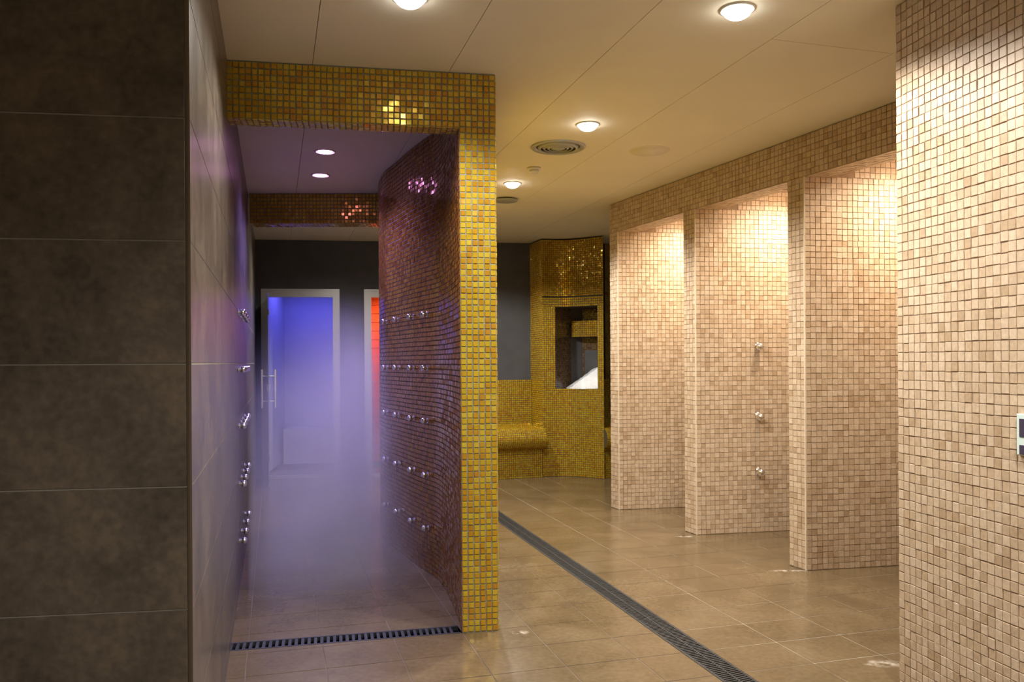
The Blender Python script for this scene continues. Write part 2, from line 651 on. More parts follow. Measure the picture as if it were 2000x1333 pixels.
us = [1.188 + 0.328 * k for k in range(-9, 2)] + [DR0, DR1] + [DR1 + 0.343 * k for k in range(1, 7)]
vs = [3.012 + 0.277 * k for k in range(-15, 26)]
bed, bed_l = MB(), MB()
cells = []
for i in range(len(us) - 1):
    if abs(us[i] - DR0) < 1e-6:
        continue
    for j in range(len(vs) - 1):
        g, gv = 0.0022, 0.0030
        for shrink in (0, 1):
            u0, u1, v0, v1 = us[i], us[i + 1], vs[j], vs[j + 1]
            if shrink:
                u0, u1, v0, v1 = u0 + g, u1 - g, v0 + gv, v1 - gv
            q = [uv(u0, v0), uv(u1, v0), uv(u1, v1), uv(u0, v1)]
            pieces = [q]
            if us[i] < 0.84:
                pieces = [clip(q, PD0, tuple(-pn)), clip(q, tuple(np.array(PD0) + pn * PDW), tuple(pn))]
            for pc in pieces:
                if len(pc) < 3 or area(pc) < 2e-4:
                    continue
                if shrink:
                    cells.append(pc)
                else:
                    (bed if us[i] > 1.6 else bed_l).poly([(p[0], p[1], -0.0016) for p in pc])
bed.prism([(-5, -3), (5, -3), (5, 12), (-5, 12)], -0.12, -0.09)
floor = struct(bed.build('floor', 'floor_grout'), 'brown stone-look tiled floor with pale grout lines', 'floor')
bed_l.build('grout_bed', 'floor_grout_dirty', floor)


def in_view(p):
    a, b = project(np.array([[p[0], p[1], 0.0]]))
    return p[1] > 2.5 and -60 < a[0] < 2060 and b[0] < 1400


def wall_hides(p):
    u = (p[0] + A * p[1]) / AN
    return u < -0.25 or (p[0] > 0.9 - 0.416 * (p[1] - 7.28) + 1.1)


rank = sorted(range(len(cells)), key=lambda k: (not (in_view(cells[k][0]) and not wall_hides(cells[k][0])), cells[k][0][1]))
single = set(k for k in rank[:300] if in_view(cells[k][0]) and not wall_hides(cells[k][0]))
rest = MB()
for k, pc in enumerate(cells):
    if k in single:
        mb = MB().prism(pc, -0.008, 0.0 + random.uniform(-0.0003, 0.0003))
        mb.build('tile', 'floor_tile', floor)
    else:
        rest.prism(pc, -0.008, 0.0)
tag(rest.build('tile_field', 'floor_tile', floor), kind='stuff')

MB().prism([uv(DR0, 8.102), uv(DR1, 8.102), uv(DR1, 10.5), uv(DR0, 10.5)], -0.008, 0.0).build('tile', 'floor_tile', floor)

# ================================================================== CEILING
cb = MB().prism([(-5, -3), (5, -3), (5, 12), (-5, 12)], CEIL + 0.012, CEIL + 0.05)
ceiling = struct(cb.build('ceiling', 'ceiling_gap'), 'cream ceiling of long flat panels with fine joints', 'ceiling')
cu = [0.178 + 0.632 * k for k in range(-6, 7)]
for i in range(len(cu) - 1):
    cuts = [-4.0, 3.09, 12.0] if abs(cu[i] - (0.178 + 0.632 * 3)) < 0.01 else [-4.0, -0.4, 12.0]
    for j in range(len(cuts) - 1):
        g = 0.0014
        q = [uv(cu[i] + g, cuts[j] + g), uv(cu[i + 1] - g, cuts[j] + g), uv(cu[i + 1] - g, cuts[j + 1] - g), uv(cu[i] + g, cuts[j + 1] - g)]
        MB().prism(q, CEIL, CEIL + 0.011).build('panel', 'ceiling', ceiling)

# ================================================================== LEFT WALL (dark large tiles)
U_L = -0.200
LC = uv(U_L, (2.04 - A * -0.80) / AN)                       # front corner
LC = (-0.208 - A * 2.04, 2.04)
fd = np.array((-1.0, -0.14)) / math.hypot(1, 0.14)          # front face runs to the left
v_c = (-A * LC[0] + LC[1]) / AN
V_END = 9.75
LB = uv(U_L, V_END)
LF = tuple(np.array(LC) + fd * 2.6)
nside = E2                                                  # side face looks across
nfront = np.array((-fd[1], fd[0]))
nfront = nfront if nfront[1] < 0 else -nfront
inset = 0.0003
TH = 0.009
c_in = (LC[0] - 0.004, LC[1] + 0.004)
poly = [c_in, tuple(np.array(LB) - nside * inset), tuple(np.array(LB) - nside * 1.6), tuple(np.array(LF) + np.array((0, 1.2))), tuple(np.array(LF) - nfront * inset)]
wl = struct(MB().prism(poly, 0.0, CEIL - 0.002).build('wall_left', 'dark_grout'), 'dark brown-grey wall of large glossy tiles beside the mist passage')
zj = [0.0, 0.076, 0.382, 0.688, 0.994, 1.300, 1.606, 1.912, 2.218, 2.524, CEIL - 0.002]


def slab(p, d, n, s0, s1, z0, z1, th, name, mat, parent):
    g = 0.0021
    p, d, n = np.array(p), np.array(d), np.array(n)
    c = p + d * (s0 + s1) / 2 - n * th / 2
    return MB().box((c[0], c[1], (z0 + z1) / 2), (s1 - s0 - 2 * g, th, z1 - z0 - 2 * g), ((-d[0], -d[1], 0) if True else 0, (n[0], n[1], 0), (0, 0, 1)), ch=0.0004).build(name, mat, parent)


side_len = V_END - v_c
for a_, b_ in zip(zj, zj[1:]):
    s = 0.010
    for e in (1.21, 2.42, 3.63, 4.84, 6.05, side_len):
        slab(LC, D2, nside, s, e, a_, b_, TH, 'tile', 'dark_tile', wl)
        s = e
    s = 0.010
    for e in (1.21, 2.55):
        slab(LC, fd, nfront, s, e, a_, b_, TH, 'tile', 'dark_tile', wl)
        s = e
st = MB()
arc = [tuple(np.array(LC) + D2 * 0.010), tuple(np.array(LC) + D2 * 0.004 + nside * 0.001), tuple(np.array(LC) + nside * 0.001 + nfront * 0.001), tuple(np.array(LC) + fd * 0.004 + nfront * 0.001), tuple(np.array(LC) + fd * 0.010), (LC[0] - 0.010, LC[1] + 0.008)]
st.prism(arc, 0.0, CEIL - 0.003)
st.build('edge_strip', 'trim', wl)['label'] = 'bronze corner edge strip'

# ================================================================== BACK WALL with two doorways
B0, B1 = np.array((-2.83, 9.2)), np.array((0.22, 9.6))
bd = (B1 - B0) / np.linalg.norm(B1 - B0)
bn = np.array((bd[1], -bd[0]))                              # towards the camera


def bw(s, off=0.0):
    p = B0 + bd * s + bn * off
    return (float(p[0]), float(p[1]))


def bquad(s0, s1, o0, o1):
    return [bw(s0, o0), bw(s1, o0), bw(s1, o1), bw(s0, o1)]


D1 = (0.017, 0.089, 0.806, 0.881)                           # steam door frame: outer, inner, inner, outer
DW = (1.156, 1.236, 1.99, 2.07)                             # sauna door frame
ZI, ZO = 2.045, 2.137
wb = MB()
for s0, s1, z0, z1 in ((-0.6, D1[0], 0, CEIL), (D1[0], D1[3], ZO, CEIL), (D1[3], DW[0], 0, CEIL), (DW[0], DW[3], ZO, CEIL), (DW[3], 5.2, 0, CEIL)):
    wb.prism(bquad(s0, s1, 0, -0.12), z0, z1 - 0.002)
struct(wb.build('wall_back', 'slate_paint'), 'slate grey end wall with two framed glass doors')


def door_frame(parent, q):
    for s0, s1, z0, z1, nm in ((q[0], q[1], 0, ZO, 'jamb'), (q[2], q[3], 0, ZO, 'jamb'), (q[1], q[2], ZI, ZO, 'head'), (q[1], q[2], 0.0, 0.03, 'sill')):
        m = MB()
        m.prism(bquad(s0, s1, 0.012, -0.06), z0, z1)
        if nm == 'head':
            m.prism(bquad(s0, s1, 0.018, 0.010), z1 - 0.022, z1 - 0.004)
        m.build(nm, 'alu', parent)


door1 = struct(empty('door_1', (bw(0.45)[0], bw(0.45)[1], 0)), 'aluminium framed doorway with open glass leaf and blue lit room behind', 'door')
door1.matrix_world = Matrix.Identity(4)
door_frame(door1, D1)
# open leaf, standing into the passage almost edge-on
hg = np.array(bw(0.094, 0.02))
ld = np.array((0.2985, -1.0)) / math.hypot(0.2985, 1)
ln_ = np.array((-ld[1], ld[0]))
le = hg + ld * 0.70
leaf = MB().prism([tuple(hg - ln_ * .005), tuple(le - ln_ * .005), tuple(le + ln_ * .005), tuple(hg + ln_ * .005)], 0.012, 2.035).build('leaf', 'glass', door1)
hc = hg + ld * 0.63
hb = MB()
for sg in (-1, 1):
    p = hc + ln_ * 0.066 * sg
    hb.tube([(p[0], p[1], 0.83), (p[0], p[1], 1.235)], 0.0105)
for z in (0.900, 1.165):
    a_, b_ = hc - ln_ * 0.066, hc + ln_ * 0.066
    hb.tube([(a_[0], a_[1], z), (b_[0], b_[1], z)], 0.0065)
hb.build('handle', 'steel', leaf)['label'] = 'steel pull handle with bars on both sides'
for z in (0.25, 1.86):
    c = hg + ld * 0.03
    MB().box((c[0], c[1], z), (0.06, 0.024, 0.055), ((ld[0], ld[1], 0), (ln_[0], ln_[1], 0), (0, 0, 1)), ch=0.003).build('hinge', 'steel', leaf)
c = hg + ld * 0.655
MB().box((c[0], c[1], 1.045), (0.06, 0.03, 0.075), ((ld[0], ld[1], 0), (ln_[0], ln_[1], 0), (0, 0, 1)), ch=0.003).build('lock', 'steel', leaf)

# blue steam room behind
sr = MB()
for s0, s1, o0, o1, z0, z1 in ((-0.10, 0.0, -0.121, -1.9, 0, 2.5), (1.05, 1.10, -0.121, -1.9, 0, 2.5), (-0.10, 1.10, -1.9, -2.0, 0, 2.5), (-0.1, 1.1, -0.121, -2.0, 2.5, 2.55)):
    sr.prism(bquad(s0, s1, o0, o1), z0, z1)
struct(sr.build('wall_steam_room', 'steam_wall'), 'pale walls of the blue lit steam room beyond the open door')
sb = MB().prism(bquad(0.06, 1.0, -1.35, -1.88), 0.0, 0.45)
tag(sb.build('steam_bench', 'steam_wall'), 'pale bench at the back of the blue steam room', 'bench')

# sauna
door2 = struct(empty('door_2'), 'aluminium framed glass door with red sauna glow, half hidden by the curved wall', 'door')
door_frame(door2, DW)
pane = MB().prism(bquad(DW[1], DW[2], -0.020, -0.030), 0.03, ZI).build('pane', 'glass', door2)
sw = MB()
for s0, s1, o0, o1, z0, z1 in ((1.12, 1.15, -0.121, -1.4, 0, 2.3), (2.2, 2.23, -0.121, -1.4, 0, 2.3), (1.12, 2.23, -1.4, -1.45, 0, 2.3), (1.12, 2.23, -0.121, -1.45, 2.3, 2.33)):
    sw.prism(bquad(s0, s1, o0, o1), z0, z1)
sauna = struct(sw.build('wall_sauna', 'wood'), 'wood lined sauna cabin glowing red behind the glass door')
for k in range(20):
    MB().prism(bquad(1.155, 2.195, -1.375, -1.399), 0.02 + k * 0.113, 0.02 + k * 0.113 + 0.106).build('plank', 'wood', sauna)

# ================================================================== GOLD PARTITION, curved
GP = 0.0285
gold_big = Chips('gold_tile', 'gold', GP, GP, 0.004, 0.030, 0.0022, 0.0028)
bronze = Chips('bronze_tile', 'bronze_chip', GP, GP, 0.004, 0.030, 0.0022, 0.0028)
gold_small = Chips('small_gold_tile', 'gold', 0.0240, 0.0240, 0.003, 0.030, 0.0018, 0.0026)
brown_small = Chips('brown_tile', 'brown_chip', 0.0240, 0.0240, 0.003, 0.03, 0.0018, 0.0026)
KC = [(-.246, 3.93), (-.27, 4.10), (-.335, 4.45), (-.43, 4.85), (-.55, 5.12), (-.655, 5.345), (-.81, 5.71), (-.905, 5.92), (-.985, 6.18), (-1.035, 6.42), (-1.06, 6.72), (-1.05, 7.05), (-1.0, 7.3)]
curve = catmull(KC)
KR = [(-0.075, 3.96), (-0.095, 4.3), (-0.17, 4.9), (-0.30, 5.5), (-0.50, 6.2), (-0.72, 6.9), (-1.0, 7.3)]
outer = catmull(KR)
wm = struct(MB().prism(curve + outer[::-1][1:], 0.0, CEIL - 0.002).build('wall_middle', 'gold_grout'), 'gold glass mosaic partition with a slim front pillar and a curved inner side')
front = [KC[0], KR[0]]
fr = path_frames(front, 0.002, CEIL - 0.004, GP, GP, 1)
gold_big.lay(fr, wm, 300, lambda x, y: x > 880)
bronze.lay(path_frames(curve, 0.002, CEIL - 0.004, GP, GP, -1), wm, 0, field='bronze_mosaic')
gold_big.lay(path_frames(outer, 0.002, CEIL - 0.004, GP, GP, 1), wm, 0)

# lintels
LZ = 2.425
fdir = np.array((KR[0][0] - KC[0][0], KR[0][1] - KC[0][1]))
fdir /= np.linalg.norm(fdir)
fnor = np.array((fdir[1], -fdir[0]))


def lintel(p_left, p_right, depth, label, z0=LZ, single=300):
    a, b = np.array(p_left), np.array(p_right)
    t = (b - a) / np.linalg.norm(b - a)
    n = np.array((t[1], -t[0]))
    q = [tuple(a), tuple(b), tuple(b - n * depth), tuple(a - n * depth)]
    o = struct(MB().prism(q, z0, CEIL - 0.002).build('lintel', 'gold_grout'), label, 'lintel')
    fr = path_frames([tuple(a), tuple(b)], z0, CEIL - 0.004, GP, GP, 1)
    gold_big.lay(fr, o, single)
    fr = path_frames([tuple(b - n * depth), tuple(a - n * depth)], z0, CEIL - 0.004, GP, GP, 1)
    fr += patch_frames((*a, z0), (*(-n * depth), 0), (*(b - a), 0), GP, GP)
    gold_big.lay(fr, o, 0)


pl = np.array(KC[0]) - fdir * ((KC[0][0] + 1.30) / fdir[0])
lintel(pl, KC[0], 0.115, 'gold mosaic beam over the mist passage entrance, meeting the front pillar')
lintel((-2.139, 6.70), (-1.05, 6.725), 0.17, 'shadowed gold mosaic beam at the far end of the mist passage', 2.445, 0)

# ================================================================== STONE WALLS ON THE RIGHT
SP = 0.0360
stone = Chips('stone_tile', 'stone', SP, SP, 0.0034, 0.016, 0.0014, 0.0018)
stone_w = Chips('stone_tile', 'stone', 0.0327, SP, 0.0034, 0.016, 0.0014, 0.0018)
NW0 = np.array((1.521, 3.226))
nd = np.array((0.1165, -0.606))
nd /= np.linalg.norm(nd)
NW1 = NW0 + nd * 2.4
NWn = np.array((nd[1], -nd[0]))                                # right of the direction = towards the room
wr = struct(MB().prism([tuple(NW0), tuple(NW1), tuple(NW1 + np.array((1.2, 0.2))), tuple(NW0 + np.array((1.3, 0.36)))], 0, CEIL - 0.002).build('wall_right', 'stone_grout'), 'pale travertine mosaic wall at the right edge, nearest the camera')
stone_w.lay(path_frames([tuple(NW0), tuple(NW1)], 0.002, CEIL - 0.004, 0.0327, SP, 1), wr, 300)
stone_w.lay(path_frames([tuple(NW0 + np.array((1.3, 0.36))), tuple(NW0)], 0.002, CEIL - 0.004, SP, SP, 1), wr, 0)

# row of three shower bays
def row(Y):
    return (0.88 - 0.416 * (Y - 7.28), Y)


HZ = 2.432
piers = [(7.284, 7.158), (6.238, 6.103), (5.183, 5.051), (4.13, 3.998)]
names = ['far', 'middle', 'near']
labels = ['travertine mosaic shower bay farthest away, beside the dark end wall', 'travertine mosaic shower bay in the middle, with three chrome jets', 'travertine mosaic shower bay nearest, partly hidden by the pale wall']
bays = []
for k in range(3):
    a, b = np.array(row(piers[k][0])), np.array(row(piers[k][1]))
    na = np.array(row(piers[k + 1][0]))
    bdir = np.array((1.0, 0.18))
    rdir = np.array((0.43, 0.50))
    # back wall from b along bdir meets the return from na along rdir
    mt = np.linalg.solve(np.array([[bdir[0], -rdir[0]], [bdir[1], -rdir[1]]]), na - b)
    Q = b + bdir * mt[0]
    bays.append((a, b, Q, na))
prevQ = None
for k, (a, b, Q, na) in enumerate(bays):
    if k == 0:
        back = a + np.array((0.75, 1.0))
        poly = [tuple(a), tuple(b), tuple(Q), tuple(Q + np.array((0.1, 0.5))), tuple(back)]
    else:
        pQ = bays[k - 1][2]
        poly = [tuple(a), tuple(b), tuple(Q), tuple(Q + np.array((0.15, 0.02))), tuple(pQ + np.array((0.15, -0.02))), tuple(pQ)]
    o = struct(MB().prism(poly, 0, CEIL - 0.002).build('wall_%s_bay' % names[k], 'stone_grout'), labels[k])
    x_hi = (1336, 1539, 1750)[k]
    fr = path_frames([tuple(a), tuple(b)], 0.002, HZ, SP, SP, 1) + path_frames([tuple(b), tuple(Q)], 0.002, HZ, SP, SP, 1)
    stone.lay(fr, o, 300, lambda x, y, x_hi=x_hi: x < x_hi)
    # side of this pier towards the bay behind it, and everything above the beam's lower edge
    st_ = tuple(a + np.array((0.75, 1.0))) if k == 0 else tuple(bays[k - 1][2])
    fr = path_frames([st_, tuple(a)], 0.002, HZ, SP, SP, 1)
    b_up = b + (Q - b) / np.linalg.norm(Q - b) * 0.34
    fr += path_frames([tuple(b_up), tuple(Q)], HZ, CEIL - 0.004, SP, SP, 1)
    if k:
        a_up = a + (np.array(st_) - a) / np.linalg.norm(np.array(st_) - a) * 0.34
        fr += path_frames([st_, tuple(a_up)], HZ, CEIL - 0.004, SP, SP, 1)
    stone.lay(fr, o, 0)
    eb = (b - a) / np.linalg.norm(b - a)
    en_ = np.array((eb[1], -eb[0]))
    MB().prism([tuple(b + en_ * .0046 - eb * .005), tuple(b + en_ * .0046 + eb * .003), tuple(b + eb * .0046 - en_ * .004), tuple(b - eb * .006 - en_ * .002)], 0.001, HZ).build('corner_bead', 'bead', o)
# last pier, behind the pale wall
a, b = np.array(row(piers[3][0])), np.array(row(piers[3][1]))
pQ = bays[2][2]
o = struct(MB().prism([tuple(a), tuple(b), tuple(b + np.array((1.6, 0.3))), tuple(pQ + np.array((0.15, -0.02))), tuple(pQ)], 0, CEIL - 0.002).build('wall_end_pier', 'stone_grout'), 'stone mosaic pier hidden behind the pale wall')
stone.lay(path_frames([tuple(pQ), tuple(a), tuple(b)], 0.002, HZ, SP, SP, 1), o, 0)

# beam over the bays; behind it the bays are open up to the ceiling
ha, hb_ = np.array(row(7.284)), np.array(row(3.6))
hdir = (hb_ - ha) / np.linalg.norm(hb_ - ha)
hn = np.array((-hdir[1], hdir[0]))                            # into the bays
if hn[0] < 0:
    hn = -hn
BT = 0.18
ho = -hn * 0.0006
hq = [tuple(ha + ho), tuple(hb_ + ho), tuple(hb_ + hn * BT), tuple(ha + hn * BT)]
hd = struct(MB().prism(hq, HZ, CEIL - 0.003).build('shower_header', 'stone_grout'), 'brown shaded mosaic beam running above the three shower bays', 'header')
stone.lay(path_frames([tuple(ha + ho), tuple(hb_ + ho)], HZ + 0.001, CEIL - 0.004, SP, SP, 1), hd, 300, lambda x, y: x < 1750)
fr = path_frames([tuple(hb_ + hn * BT), tuple(ha + hn * BT)], HZ, CEIL - 0.004, SP, SP, 1)
e1, e2 = (*(hb_ - ha), 0), (*(hn * BT), 0)
if np.cross(e1, e2)[2] > 0:
    e1, e2 = e2, e1
fr += patch_frames((ha[0], ha[1], HZ), e1, e2, SP, SP)
fr += path_frames([tuple(bays[0][0] + np.array((0.75, 1.0))), tuple(ha)], HZ, CEIL - 0.004, SP, SP, 1)
stone.lay(fr, hd, 0)

# ================================================================== shell behind and beside the camera
struct(MB().prism([(-4.2, -2.6), (4.2, -2.6), (4.2, -2.5), (-4.2, -2.5)], 0, CEIL - 0.002).build('wall_front', 'plaster'), 'plain plaster wall behind the camera')
struct(MB().prism([(-3.6, -2.5), (-3.5, -2.5), (-3.5, 1.7), (-3.6, 1.7)], 0, CEIL - 0.002).build('wall_side', 'plaster'), 'plain plaster wall left of the camera')
struct(MB().prism([(1.99, -2.5), (3.2, -2.5), (3.2, 0.84), (1.99, 0.84)], 0, CEIL - 0.002).build('wall_corner', 'plaster'), 'plain plaster wall right of the camera')
gw = struct(MB().prism([(1.10, 9.66), (1.85, 9.88), (1.85, 9.96), (1.10, 9.76)], 0, CEIL - 0.002).build('wall_alcove', 'gold_grout'), 'shadowed gold mosaic strip right of the ice niche')
gold_small.lay(path_frames([(1.10, 9.66), (1.85, 9.88)], 0.002, CEIL - 0.004, .024, .024, 1), gw, 0)

# ================================================================== ICE FOUNTAIN
FP = [(.34, 9.235), (.49, 9.27), (.63, 9.265), (.80, 9.18), (.95, 9.07), (1.01, 9.03)]
FPs = catmull(FP, 4)
iP1, iP4 = 4, 16
NI = [(.725, 9.72), (1.03, 9.62)]
bl, br = (.215, 9.62), (1.08, 9.66)
back = [(1.10, 9.80), (.25, 9.85)]
ice = tag(empty('ice_fountain'), 'gold mosaic block with a square-cut niche for ice', 'ice fountain')
Z0, Z1, ZC = 0.992, 1.918, 2.030
full = FPs + [br] + back + [bl]
MB().prism(full, 0, Z0).build('lower_body', 'gold_grout_dark', ice)
MB().prism(FPs[:iP1 + 1] + [NI[0], back[1], bl], Z0, Z1).build('jamb', 'gold_grout_dark', ice)
MB().prism([NI[1]] + FPs[iP4:] + [br, back[0]], Z0, Z1).build('jamb', 'gold_grout_dark', ice)
MB().prism([NI[0], NI[1], back[0], back[1]], Z0, Z1).build('niche_back', 'brown_grout', ice)
MB().prism(full, Z1, ZC - 0.005).build('niche_head', 'gold_grout_dark', ice)
inner = [(p[0], p[1] + 0.012) for p in FPs]
MB().prism(inner + [br] + back + [bl], ZC - 0.005, ZC + 0.005).build('shadow_joint', 'rubber', ice)
MB().prism(full, ZC + 0.005, CEIL - 0.014).build('upper_body', 'gold_grout_dark', ice)
gs = .024
cumL = np.concatenate([[0], np.cumsum(np.linalg.norm(np.diff(np.array(FPs), axis=0), axis=1))])
sA, sB = cumL[iP1], cumL[iP4]
g1 = path_frames(FPs, 0.002, Z0, gs, gs, 1) + path_frames(FPs, Z1, ZC - 0.006, gs, gs, 1) + path_frames(FPs, ZC + 0.006, CEIL - 0.016, gs, gs, 1)
g1 += path_frames(FPs[:iP1 + 1], Z0, Z1, gs, gs, 1) + path_frames(FPs[iP4:], Z0, Z1, gs, gs, 1)
g1 += path_frames([bl, FP[0]], 0.002, CEIL - 0.016, gs, gs, 1) + path_frames([FP[-1], br], 0.002, CEIL - 0.016, gs, gs, 1)
gold_small.lay(g1, ice, 0)
g2 = path_frames([FPs[iP1], NI[0], NI[1], FPs[iP4]], Z0, Z1, gs, gs, 1)
brown_small.lay(g2, ice, 0, field='niche_mosaic')
# chute box hanging in the niche
ch0, ch1 = np.array((.70, 9.60)), np.array((1.00, 9.47))
MB().prism([tuple(ch0), tuple(ch1), (1.01, 9.60), (.735, 9.70)], 1.585, 1.775).build('chute', 'gold_grout_dark', ice)
gold_small.lay(path_frames([tuple(ch0), tuple(ch1)], 1.585, 1.775, gs, gs, 1), ice, 0, field='chute_mosaic')
MB().prism([(.85, 9.60), (1.00, 9.54), (1.00, 9.60), (.86, 9.64)], Z0, 1.43).build('chute_panel', 'slate_paint', ice)

# heap of ice lumps in the niche
iv = MB()
NX, NYy = 16, 14
hh = np.zeros((NX + 1, NYy + 1))
for i in range(NX + 1):
    for j in range(NYy + 1):
        x, y = 0.60 + 0.38 * i / NX, 9.16 + 0.40 * j / NYy
        lo = 9.27 - 0.75 * max(0, x - .63)
        r = max(0, (x - 0.62) / 0.34)
        h = 0.235 * min(1, r) ** 1.1
        edge = min(i, NX - i, j, NYy - j)
        h *= min(1, edge / 1.0 + (1 if i == NX else 0))
        y2 = max(y, lo + 0.012)
        hh[i, j] = h
        iv.v.append((x, y2, Z0 - 0.002 + h + (RNG.uniform(-.008, .008) if h > 0.01 else 0)))
for i in range(NX):
    for j in range(NYy):
        k = i * (NYy + 1) + j
        iv.f.append((k, k + NYy + 1, k + NYy + 2, k + 1))
heap = iv.build('crushed_ice', 'ice', None, True)
tag(heap, 'white heap of crushed ice in the gold niche', 'ice', kind='stuff')

# ================================================================== BENCHES
def bench(p0, p1, label, top):
    b_ = tag(empty('mosaic_bench'), label, 'bench')
    prof = [(0, 0), (0, .30), (.02, .325), (.05, .34)]
    for k in range(1, 10):
        t = -90 + 18 * k
        prof.append((.05 + .11 * math.cos(math.radians(t)), .45 + .11 * math.sin(math.radians(t))))
    prof += [(.05, .56), (-.36, .555), (-.38, .575), (-.39, top)]
    P0, P1 = np.array(p0), np.array(p1)
    t = (P1 - P0) / np.linalg.norm(P1 - P0)
    n = np.array((t[1], -t[0]))
    for nm, pr in (('base', prof[:4] + [(-.39, .34), (-.39, 0)]), ('seat', prof[3:15] + [(-.36, .34)]), ('backrest', prof[14:] + [(-.44, top), (-.44, .34), (-.36, .34)])):
        m = MB()
        k = len(pr)
        for q in (P0, P1):
            for (o_, z) in pr:
                p = q + n * o_
                m.v.append((p[0], p[1], z))
        for i in range(k):
            j = (i + 1) % k
            m.f.append((i, j, k + j, k + i))
        m.f.append(tuple(range(k - 1, -1, -1)))
        m.f.append(tuple(range(k, 2 * k)))
        m.build(nm, 'gold_grout_dark', b_)
    gold_small.lay(sweep_frames(p0, p1, prof, .024, .024), b_, 0)
    return b_


bench((-0.75, 8.876), (0.335, 9.20), 'gold mosaic bench with a rolled seat edge left of the ice niche', 1.09)
bench((0.99, 9.088), (1.70, 9.30), 'gold mosaic bench sliver between the ice niche and the shower bays', 1.09)

# ================================================================== DOWNLIGHTS
ring = MB().lathe([(0.070, 0.0), (0.070, -0.004), (0.063, -0.007), (0.058, -0.004), (0.058, 0.0)], 28, cap=False)
ring_me = ring.mesh('trim_ring', 'white_plastic', True)
lens_prof = [(0.058, 0.0)] + [(0.058 * math.cos(t), -0.040 * math.sin(t)) for t in [math.pi / 2 * k / 6 for k in range(1, 6)]] + [(0.001, -0.040)]
flat_prof = [(0.046, 0.0), (0.045, -0.006), (0.001, -0.009)]
LM = {k: MB().lathe(lens_prof if k == 'lens_white' else flat_prof, 28).mesh('lens', k, True) for k in ('lens_white', 'lens_purple', 'lens_blue', 'lens_red')}


def downlight(x, y, z, label, lens, watts, col, cone=150, blend=0.9, group='ceiling downlights', aim=None, radius=0.05):
    e = tag(empty('downlight', (x, y, z)), label, 'ceiling light', group)
    link('trim_ring', ring_me, e)
    link('lens', LM[lens], e)
    d = bpy.data.lights.new('lamp', 'SPOT')
    d.energy = watts
    d.color = col
    d.spot_size = math.radians(cone)
    d.spot_blend = blend
    d.shadow_soft_size = radius
    l = bpy.data.objects.new('lamp', d)
    COL.objects.link(l)
    l.parent = e
    l.location = (0, 0, -0.048)
    if aim is not None:
        v = Vector(aim) - Vector((x, y, z - 0.028))
        l.rotation_euler = v.to_track_quat('-Z', 'Y').to_euler()
    return e


for (x, y, lab) in ((0.900, 3.241, 'large glaring downlight at the upper right, nearest the camera'), (0.453, 4.803, 'white downlight beside the round grey vent'), (0.012, 6.373, 'farthest white downlight, just right of the gold pillar'),
                    (-0.381, 3.118, 'downlight cut by the top edge above the gold beam'), (-0.43, 7.93, 'downlight before the gold bench, hidden by the partition'), (1.30, 1.68, 'white downlight overhead on the right, in front of the camera'), (1.0, -0.6, 'added fill lamp behind the camera')):  # lamp behind the camera is an added fill light
    downlight(x, y, CEIL, lab, 'lens_white', W_HALL * (0.7 if x < -0.3 and y < 4 else 0.8 if x == 0.900 else 1.0), HALL_COL, 151, 0.35)
for (x, y, lab) in ((-1.219, 5.382, 'nearer of the two purple downlights in the mist passage'), (-1.407, 6.055, 'farther of the two purple downlights in the mist passage')):
    downlight(x, y, CEIL, lab, 'lens_purple', W_PURPLE, PURPLE_COL, 140, 0.8, 'purple passage downlights')
downlight(-1.75, 7.75, CEIL, 'downlight hidden behind the far beam near the end wall', 'lens_white', W_BACK, HALL_COL, 160, 0.7)
for k, (a, b, Q, na) in enumerate(bays):
    p = na + np.array((0.43, 0.50)) * 1.15 + np.array((-0.14, 0.06))
    downlight(float(p[0]), float(p[1]), CEIL, 'recessed downlight over the %s shower bay' % ('farthest', 'middle', 'nearest')[k], 'lens_white', W_NICHE, NICHE_COL, 150, 0.8, 'shower bay downlights')
p = bw(0.48, -1.0)
downlight(p[0], p[1], 2.5, 'blue lamp inside the steam room', 'lens_blue', W_STEAM, BLUE_COL, 170, 0.5, 'coloured cabin lamps')
p = bw(1.6, -0.7)
downlight(p[0], p[1], 2.3, 'red lamp inside the sauna cabin', 'lens_red', W_SAUNA, RED_COL, 170, 0.5, 'coloured cabin lamps')

# ================================================================== CEILING FITTINGS
v = tag(empty('air_vent', (0.307, 5.302, CEIL)), 'round grey ceiling vent with concentric rings', 'vent')
MB().lathe([(0.178, 0.0), (0.178, -0.006), (0.168, -0.012), (0.148, -0.010), (0.142, 0.0)], 40, cap=False).build('flange', 'grey_vent', v, True)
for r in (0.130, 0.102, 0.074):
    MB().lathe([(r, 0.0), (r + 0.004, -0.004), (r - 0.014, -0.018), (r - 0.018, -0.016), (r - 0.006, 0.0)], 36, cap=False).build('ring', 'grey_vent', v, True)
MB().lathe([(0.04, 0.0), (0.046, -0.012), (0.03, -0.018), (0.001, -0.020)], 28).build('core', 'grey_vent', v, True)
MB().lathe([(0.142, -0.0005), (0.001, -0.0006)], 32).build('backing', 'rubber', v)
v = tag(empty('ceiling_speaker', (0.916, 5.42, CEIL)), 'flush cream round speaker cover in the ceiling', 'speaker')
MB().lathe([(0.135, 0.0), (0.135, -0.003), (0.128, -0.005), (0.124, -0.002), (0.124, 0.0)], 40, cap=False).build('rim', 'ceiling', v, True)
MB().lathe([(0.123, 0.0), (0.123, -0.002), (0.001, -0.0025)], 36).build('grille', 'ceiling', v, True)
v = tag(empty('smoke_detector', (0.166, 5.872, CEIL)), 'small white smoke detector between vent and farthest downlight', 'detector')
MB().lathe([(0.048, 0.0), (0.048, -0.014), (0.042, -0.018), (0.030, -0.018)], 24).build('base', 'white_plastic', v, True)
